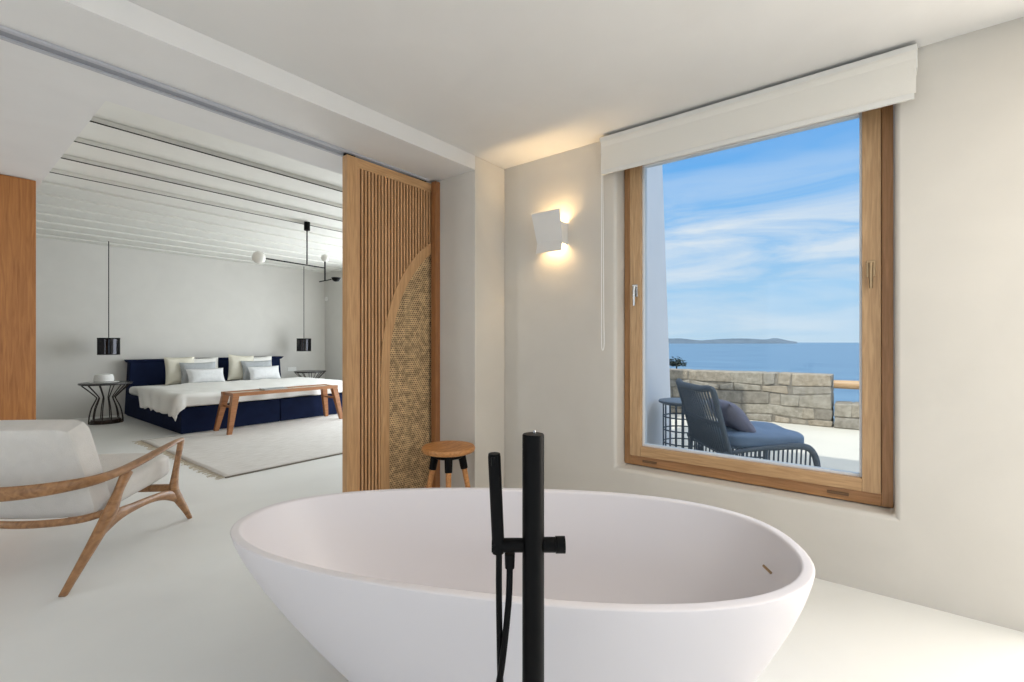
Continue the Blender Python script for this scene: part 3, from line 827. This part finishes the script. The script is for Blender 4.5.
# ------------------------------------------------------------------ pendants
def pendant(loc, zc_, label):
    t = thing('pendant_lamp', label, 'pendant lamp', loc, 0, 'pendant lamps beside the bed')
    zt = ZB-.08 if False else zc_
    mb = MB(); mb.lathe([(.132, -.125), (.132, .125)], n=40, caps=False)
    mb.build('lamp_shade', M['smoke'], t)
    mb = MB(); mb.lathe([(.133, .11), (.135, .11), (.135, .127), (0, .127), (0, .122), (.130, .122)], n=40, caps=False); mb.build('shade_cap', M['black'], t); mb = MB(); mb.lathe([(.130, -.127), (.135, -.127), (.135, -.118), (.130, -.118)], n=40, caps=False); mb.build('shade_ring', M['black'], t)
    mb = MB(); mb.sphere((0, 0, .03), .035); mb.tube([(0, 0, .06), (0, 0, .126)], .018, 12); mb.build('bulb', M['plate_glass_black'], t)
    mb = MB(); mb.tube([(0, 0, .13), (0, 0, zt-loc[2])], .006, 8); mb.build('cord', M['black'], t)
    return t
pendant((1.80, 9.13, 1.09), ZB, 'black cylinder pendant lamp hanging over left bedside table')
pendant((4.77, 9.0, 1.10), ZB, 'black cylinder pendant lamp hanging over right bedside table')

# ------------------------------------------------------------------ chandelier
t = thing('chandelier', 'black rod chandelier with white globes hanging in front of bed', 'ceiling lamp', (3.04, 5.66, 0))
mb = MB(); mb.tube([(0, 0, 2.555), (0, 0, 2.66)], .036, 24); mb.build('canopy', M['black'], t)
mb = MB(); mb.tube([(0, 0, 2.13), (0, 0, 2.56)], .008, 10); mb.build('rod', M['black'], t)
mb = MB(); mb.tube([(-.52, -.01, 2.13), (.30, .10, 2.13)], .008, 10); mb.build('arm', M['black'], t)
mb = MB(); mb.sphere((-.59, -.02, 2.13), .072); mb.build('globe', M['globe'], t)
mb = MB(); mb.tube([(.30, .10, 1.96), (.30, .10, 2.22)], .010, 10); mb.build('drop_rod', M['black'], t)
mb = MB(); mb.sphere((.30, .10, 2.262), .048); mb.build('globe', M['globe'], t)
mb = MB(); mb.tube([(.24, .14, 1.945), (.37, .06, 1.985)], .007, 8); mb.build('arm', M['black'], t)
mb = MB(); mb.lathe([(0, -.055), (.03, -.05), (.052, -.03), (.062, 0), (.058, 0), (0, -.004)], c=(.42, .03, 2.01), n=28); mb.build('bowl_shade', M['black'], t)

# small wall fittings in the bedroom
mb = MB(); mb.box(4.70, 4.88, YB-.012, YB-.001, .56, .64, .003)
tag(mb.build('wall_socket', M['switch']), 'white double socket plate on wall above right bedside table', 'socket')
mb = MB(); mb.tube([(XR-.03, 9.44, 2.09), (XR-.001, 9.44, 2.09)], .045, 24)
tag(mb.build('motion_sensor', M['switch']), 'small round white sensor high on the bedroom side wall', 'sensor')

# ------------------------------------------------------------------ terrace
mb = MB(); mb.box(XO, 8.3, -7, 2.69, -.2, -.002)
o = struct(mb.build('floor_terrace', M['terrace'], smooth=False), 'pale cement terrace outside the picture window', 'terrace')
def stone_block(name, x0, x1, y0, y1, z1, label, seed):
    """courses of rough blocks around a mortar core"""
    rnd = random.Random(seed); mb = MB()
    mb.box(x0+.016, x1-.016, y0+.012, y1-.012, 0, z1-.012)
    hs = []; z = 0.0
    while z < z1-.06:
        h = rnd.uniform(.075, .19); h = min(h, z1-z)
        if z1-z-h < .06: h = z1-z
        hs.append((z, z+h)); z += h
    def wob(z, y):
        return z if z < .01 else z+(.050 if z < z1-.01 else .012)*noise.noise(Vector((y*2.7, z*9, seed)))
    for a, b in hs:
        y = y0
        while y < y1-.01:
            w = rnd.uniform(.12, .50); w = w if y+w < y1-.12 else y1-y
            for sx, xa_, xb_ in ((0, x0, x0+.17), (1, x1-.17, x1)):
                f = rnd.uniform(-.012, .012)
                if sx == 0: xa_ += f
                else: xb_ += f
                g = .004; j1, j2 = rnd.uniform(-.022, .022), rnd.uniform(-.022, .022)
                ya, yb = y+g+(j1 if y > y0 else 0), y+w-g+(j2 if y+w < y1-.01 else 0)
                top = b >= z1-.001
                xi = (x0+x1)/2+.0 if top else None
                if top:
                    if sx == 0: xb_ = xi-.002
                    else: xa_ = xi+.002
                P = [(xa_, ya, wob(a, ya)+g), (xb_, ya, wob(a, ya)+g), (xb_, yb, wob(a, yb)+g), (xa_, yb, wob(a, yb)+g),
                     (xa_, ya+rnd.uniform(-.02, .02), wob(b, ya)-g), (xb_, ya, wob(b, ya)-g), (xb_, yb, wob(b, yb)-g), (xa_, yb+rnd.uniform(-.02, .02), wob(b, yb)-g)]
                mb.hexa(P, .017, 2)
            y += w
    o = mb.build(name, M['stone'], angle=60); o.location = (0, 0, -.003)
    return tag(o, label, 'stone wall', None)
stone_block('stone_wall', 7.64, 8.05, .51, 6.0, .71, 'waist high rustic stone parapet wall at terrace edge', 1)
stone_block('stone_wall', 7.64, 8.05, -6.5, .495, .335, 'low rustic stone wall beneath the wooden rail', 5)
mb = MB()
sweep(mb, [(7.80, .50, .575, .055, .058), (7.80, .0, .577, .056, .06), (7.81, -1.5, .575, .056, .058), (7.80, -3.5, .575, .056, .058)], 10, 8)
tag(mb.build('handrail', M['rail_wood']), 'light timber handrail running right from the stone parapet', 'handrail')
# wing wall with a slanting outer edge
mb = MB()
mb.prism([(XO, 0-.003), (5.32, -.003), (4.96, 3.6), (XO, 3.6)], 'y', 1.86, 2.25)
struct(mb.build('wall_wing', M['ext_wall'], smooth=False), 'white tapering buttress wall outside left of window', 'wall')
# house roof parapet that shades the terrace
mb = MB(); mb.box(XL-.3, XO, YK-.3, 3.0, ZC+.36, ZC+.6); mb.box(XL-.3, XR+.3, 3.0, YB+.3, ZB+.31, ZB+.5)
struct(mb.build('ceiling_roof', M['ext_wall'], smooth=False), 'flat white roof slab of the house', 'roof')

# bush behind the wall
mb = MB()
for i in range(900):
    c = Vector((random.gauss(0, .10), random.gauss(0, .10), abs(random.gauss(0, .07))))
    if c.length > .17: continue
    d = Vector((random.uniform(-1, 1), random.uniform(-1, 1), random.uniform(-.2, 1))).normalized()*.035
    s = d.cross(Vector((0, 0, 1))).normalized()*.018
    vs = [mb.bm.verts.new(c+p) for p in (Vector((0, 0, 0)), d*.5+s, d, d*.5-s)]
    mb.bm.faces.new(vs)
mb.tube([(0, 0, -.75), (0, 0, .02)], .012, 6)
o = mb.build('shrub', M['bush'], smooth=False); o.location = (8.35, 2.84, .72)
tag(o, 'small dark shrub peeping over the stone wall by the buttress', 'shrub')

# outdoor side table
t = thing('garden_table', 'round slate blue side table with cage base behind the outdoor lounger', 'side table', (4.80, 1.57, 0))
mb = MB(); mb.lathe([(0, .535), (.22, .535), (.235, .542), (.235, .558), (.228, .563), (0, .563)], n=40); mb.build('tabletop', M['outdoor_metal'], t)
mb = MB()
for z in (.01, .14, .27, .40, .53):
    mb.tube([(.19*math.cos(2*PI*k/32), .19*math.sin(2*PI*k/32), z) for k in range(32)], .007, 6, closed=True)
for k in range(18):
    a = 2*PI*k/18; mb.tube([(.19*math.cos(a), .19*math.sin(a), 0), (.19*math.cos(a), .19*math.sin(a), .536)], .008, 6)
mb.build('cage_base', M['outdoor_metal'], t)

# ------------------------------------------------------------------ outdoor lounger
# local x = forward, local y = towards the near side (right of the sitter is far)
f2 = Vector((.62, -.78, 0)).normalized()
O = Vector((4.33, .465, 0))
t = thing('outdoor_lounger', 'slate blue rope lounger with reclined back on the terrace', 'lounge chair', (O.x, O.y, 0), math.atan2(f2.y, f2.x))
WL = .75   # the far side lies at local y = +WL (left of forward)
def frame_side(y):
    mb = MB()
    sweep(mb, [(.095, y, .0, .022, .022), (.10, y, .15, .023, .023), (.07, y, .27, .025, .024), (-.01, y, .328, .026, .024), (-.22, y, .322, .022, .021), (-.45, y, .30, .017, .017), (-.64, y, .27, .017, .017)], 10, 6, up=(0, 1, 0))
    mb.build('side_frame', M['rope'], t)
    mb = MB(); mb.tube([(-.60, y, .28), (-.62, y, 0)], .017, 8); mb.build('leg', M['outdoor_metal'], t)
    mb = MB()
    for i in range(18):
        x = .045-i*.036
        mb.tube([(x, y, .32), (x-.012, y, .06)], .007, 5)
    mb.tube([(.09, y, .06), (-.61, y, .06)], .008, 6)
    mb.build('side_ropes', M['rope'], t)
frame_side(0); frame_side(WL)
# back frame: near post, curved top, far post
def bk(y, s):     # y across, s 0 bottom .. 1 top ; slightly concave
    c = .05*(1-((y-WL/2)/(WL/2))**2)
    return Vector((-.58-.145*s-c*s, y, .22+.55*s))
mb = MB()
pp = [tuple(bk(0.0, 0))+(.020, .020), tuple(bk(0.0, .5))+(.021, .021), tuple(bk(0.0, .95))+(.022, .022), tuple(bk(.04, 1.02))+(.024, .024)]
for y in (.15, .3, .45, .6): pp.append(tuple(bk(y, 1.0))+(.026, .03))
pp += [tuple(bk(WL-.04, 1.03))+(.026, .028), tuple(bk(WL, .95))+(.024, .024), tuple(bk(WL, .5))+(.021, .021), tuple(bk(WL, 0))+(.020, .020)]
c = cat(pp, 6); mb.tube([p[:3] for p in c], [(p[3], p[4]) for p in c], 10)
mb.build('back_frame', M['rope'], t)
mb = MB()
for i in range(17):
    y = .03+i*(WL-.06)/16
    mb.tube([bk(y, 1.0), bk(y*.97+.01, .5)+Vector((.004, 0, 0)), bk(y*.9+.035, .02)], .0078, 6)
for s in (.47, .52, .50): mb.tube([bk(WL*k/12, s) for k in range(13)], .007, 6)
mb.tube([bk(WL*k/12, .03) for k in range(13)], .012, 6)
mb.build('back_ropes', M['rope'], t)
mb = MB()
def cush(p):
    return Vector((p.x, p.y, p.z*(1+.15*math.cos(p.y/.36*PI/2))+.018*noise.noise(Vector((p.x*8, p.y*4, 2)))))
mb.superbox((-.255, WL/2, .35), (.33, .36, .07), n=5, res=18, fn=cush)
mb.build('seat_cushion', M['outdoor_cushion'], t)
m4 = Matrix.Rotation(f2.to_track_quat('Y', 'Z').to_euler().z, 3, 'Z') @ Matrix.Rotation(math.radians(40), 3, 'X')
mb = MB(); mb.pillow(.44, .36, .15, m4, seed=12)
o = mb.build('cushion', M['outdoor_pillow'], angle=80)
p = O+f2*(-.44)+Vector((.78, .62, 0))*.30; o.location = (p.x, p.y, .515)
tag(o, 'lavender grey scatter cushion leaning on the outdoor lounger back', 'cushion')

# ------------------------------------------------------------------ sea and islands
mb = MB(); SZ = -30
vs = [mb.bm.verts.new(v) for v in ((8.5, -60000, SZ), (60000, -60000, SZ), (60000, 60000, SZ), (8.5, 60000, SZ))]
mb.bm.faces.new(vs)
struct(mb.build('ground_sea', M['sea'], smooth=False), 'calm blue sea stretching to the horizon', 'sea')
mb = MB()
Rr = 11000
hp = [(650, 338.6), (665, 338.4), (680, 338.2), (690, 339.2), (700, 340.2), (712, 339.4), (722, 338.8), (735, 338.3), (748, 338.4), (757, 338.9), (766, 339.2), (774, 337.9), (781, 338.8), (788, 340.4), (797, 341.7)]
def ray(px, py):
    r = (px-512)/468.7; u = (342.3-py)/468.7
    return Vector((math.cos(th)+math.sin(th)*r, math.sin(th)-math.cos(th)*r, u))
rows = []
hc = cat(hp, 6)
for px, py in hc:
    d = ray(px, 342.3); q = d*Rr; back = d*(Rr+900)
    h = (342.3-py)/468.7*Rr*(1+.06*noise.noise(Vector((px*.35, 0, 0))))
    mid_ = d*(Rr+450)
    rows.append([mb.bm.verts.new((q.x, q.y, SZ-2)), mb.bm.verts.new((q.x*1.01, q.y*1.01, h*.5)), mb.bm.verts.new((mid_.x, mid_.y, h)), mb.bm.verts.new((back.x, back.y, SZ-2))])
for a, b in zip(rows, rows[1:]):
    for i in range(3): mb.bm.faces.new((a[i], b[i], b[i+1], a[i+1]))
tag(mb.build('island', M['island'], angle=80), 'low hazy island ridge on the sea horizon', 'island')

# ------------------------------------------------------------------ world: blue sky with thin clouds
w = bpy.data.worlds.new('sky'); S.world = w; w.use_nodes = True
nt = w.node_tree; bg = nt.nodes['Background']
tc = nt.nodes.new('ShaderNodeTexCoord'); sx = nt.nodes.new('ShaderNodeSeparateXYZ')
nt.links.new(tc.outputs['Generated'], sx.inputs[0])
r = nt.nodes.new('ShaderNodeValToRGB'); e = r.color_ramp.elements
e[0].position = 0; e[0].color = lin((190, 218, 240)); e[1].position = .42; e[1].color = lin((100, 168, 240))
x = e.new(.10); x.color = lin((168, 210, 245)); x = e.new(.30); x.color = lin((118, 184, 245)); x = e.new(.62); x.color = (1.1, 1.25, 1.5, 1); x = e.new(.85); x.color = (1.5, 1.6, 1.8, 1)
nt.links.new(sx.outputs['Z'], r.inputs['Fac'])
mp = nt.nodes.new('ShaderNodeMapping'); mp.inputs['Scale'].default_value = (1.6, 1.6, 11)
mp.inputs['Rotation'].default_value = (.03, .05, 0)
nt.links.new(tc.outputs['Generated'], mp.inputs['Vector'])
n = nt.nodes.new('ShaderNodeTexNoise'); n.inputs['Scale'].default_value = 1.6; n.inputs['Detail'].default_value = 9; n.inputs['Roughness'].default_value = .6; n.inputs['Distortion'].default_value = .5
nt.links.new(mp.outputs[0], n.inputs['Vector'])
cr = nt.nodes.new('ShaderNodeValToRGB'); cr.color_ramp.elements[0].position = .38; cr.color_ramp.elements[1].position = .62
nt.links.new(n.outputs['Fac'], cr.inputs['Fac'])
band = nt.nodes.new('ShaderNodeValToRGB'); be_ = band.color_ramp.elements
be_[0].position = 0.0; be_[0].color = (.45, .45, .45, 1); be_[1].position = .36; be_[1].color = (0.04, 0.04, 0.04, 1)
x = be_.new(.10); x.color = (.6, .6, .6, 1); x = be_.new(.21); x.color = (1, 1, 1, 1); x = be_.new(.26); x.color = (.5, .5, .5, 1)
nt.links.new(sx.outputs['Z'], band.inputs['Fac'])
mu = nt.nodes.new('ShaderNodeMath'); mu.operation = 'MULTIPLY'
nt.links.new(cr.outputs['Color'], mu.inputs[0]); nt.links.new(band.outputs['Color'], mu.inputs[1])
mx = nt.nodes.new('ShaderNodeMixRGB'); mx.inputs[2].default_value = lin((232, 238, 246))
nt.links.new(mu.outputs[0], mx.inputs[0]); nt.links.new(r.outputs['Color'], mx.inputs[1])
nt.links.new(mx.outputs[0], bg.inputs['Color']); bg.inputs['Strength'].default_value = 1.0

# ------------------------------------------------------------------ lights
sun = bpy.data.lights.new('sun', 'SUN'); sun.energy = 3.0; sun.angle = math.radians(1.0); sun.color = (1, .95, .86)
so = bpy.data.objects.new('sun', sun); COL.objects.link(so)
d = Vector((2.55, -.25, -2.95)).normalized()
so.rotation_euler = d.to_track_quat('-Z', 'Y').to_euler()
DAY = (1, .965, .93)
# area lamps added at the unseen openings to lend the rooms daylight
area('fill_back', (-.35, YK-.15, 1.2), (PI/2, 0, 0), 4.4, 2.1, 6, DAY)  # lamp added as fill at an unseen opening behind the camera
area('daylight_right', (XO-.1, -1.55, 1.15), (PI/2, 0, PI/2), 1.85, 2.1, 79, (1, .91, .79))
area('overhead_fill', (1.3, -1.5, ZC-.01), (0, 0, 0), 1.5, 1.5, 39, (1, .95, .88))  # fill lamp added under the closed ceiling, out of view
area('fill_left', (XL-.15, -.1, 1.2), (PI/2, 0, -PI/2), 3.3, 2.0, 22, (.95, .97, 1))  # added as well, soft fill from an unseen opening on the left
area('daylight_left_bedroom', (XL-.15, 4.42, 1.2), (PI/2, 0, -PI/2), .84, 2.0, 28, (.93, .97, 1))
area('daylight_bedroom', (XR+.15, 5.7, 1.2), (PI/2, 0, PI/2), 4.3, 2.1, 158, (.93, .97, 1))
area('daylight_window', (XO+.05, .62, 1.5), (PI/2, 0, PI/2), 1.2, 1.7, 1, DAY)
bpy.data.objects['daylight_window'].data.cycles.is_portal = True

# ------------------------------------------------------------------ camera
cd = bpy.data.cameras.new('camera'); cd.sensor_width = 36; cd.lens = 468.7/1024*36; cd.shift_y = 1.3/1024
cd.clip_start = .02; cd.clip_end = 100000
co = bpy.data.objects.new('camera', cd); COL.objects.link(co)
co.location = (0, 0, 1.15); co.rotation_euler = (PI/2, 0, th-PI/2)
S.camera = co
S.view_settings.view_transform = 'Standard'; S.view_settings.look = 'None'; S.view_settings.gamma = 1; S.view_settings.exposure = 0
S.view_settings.use_curve_mapping = False
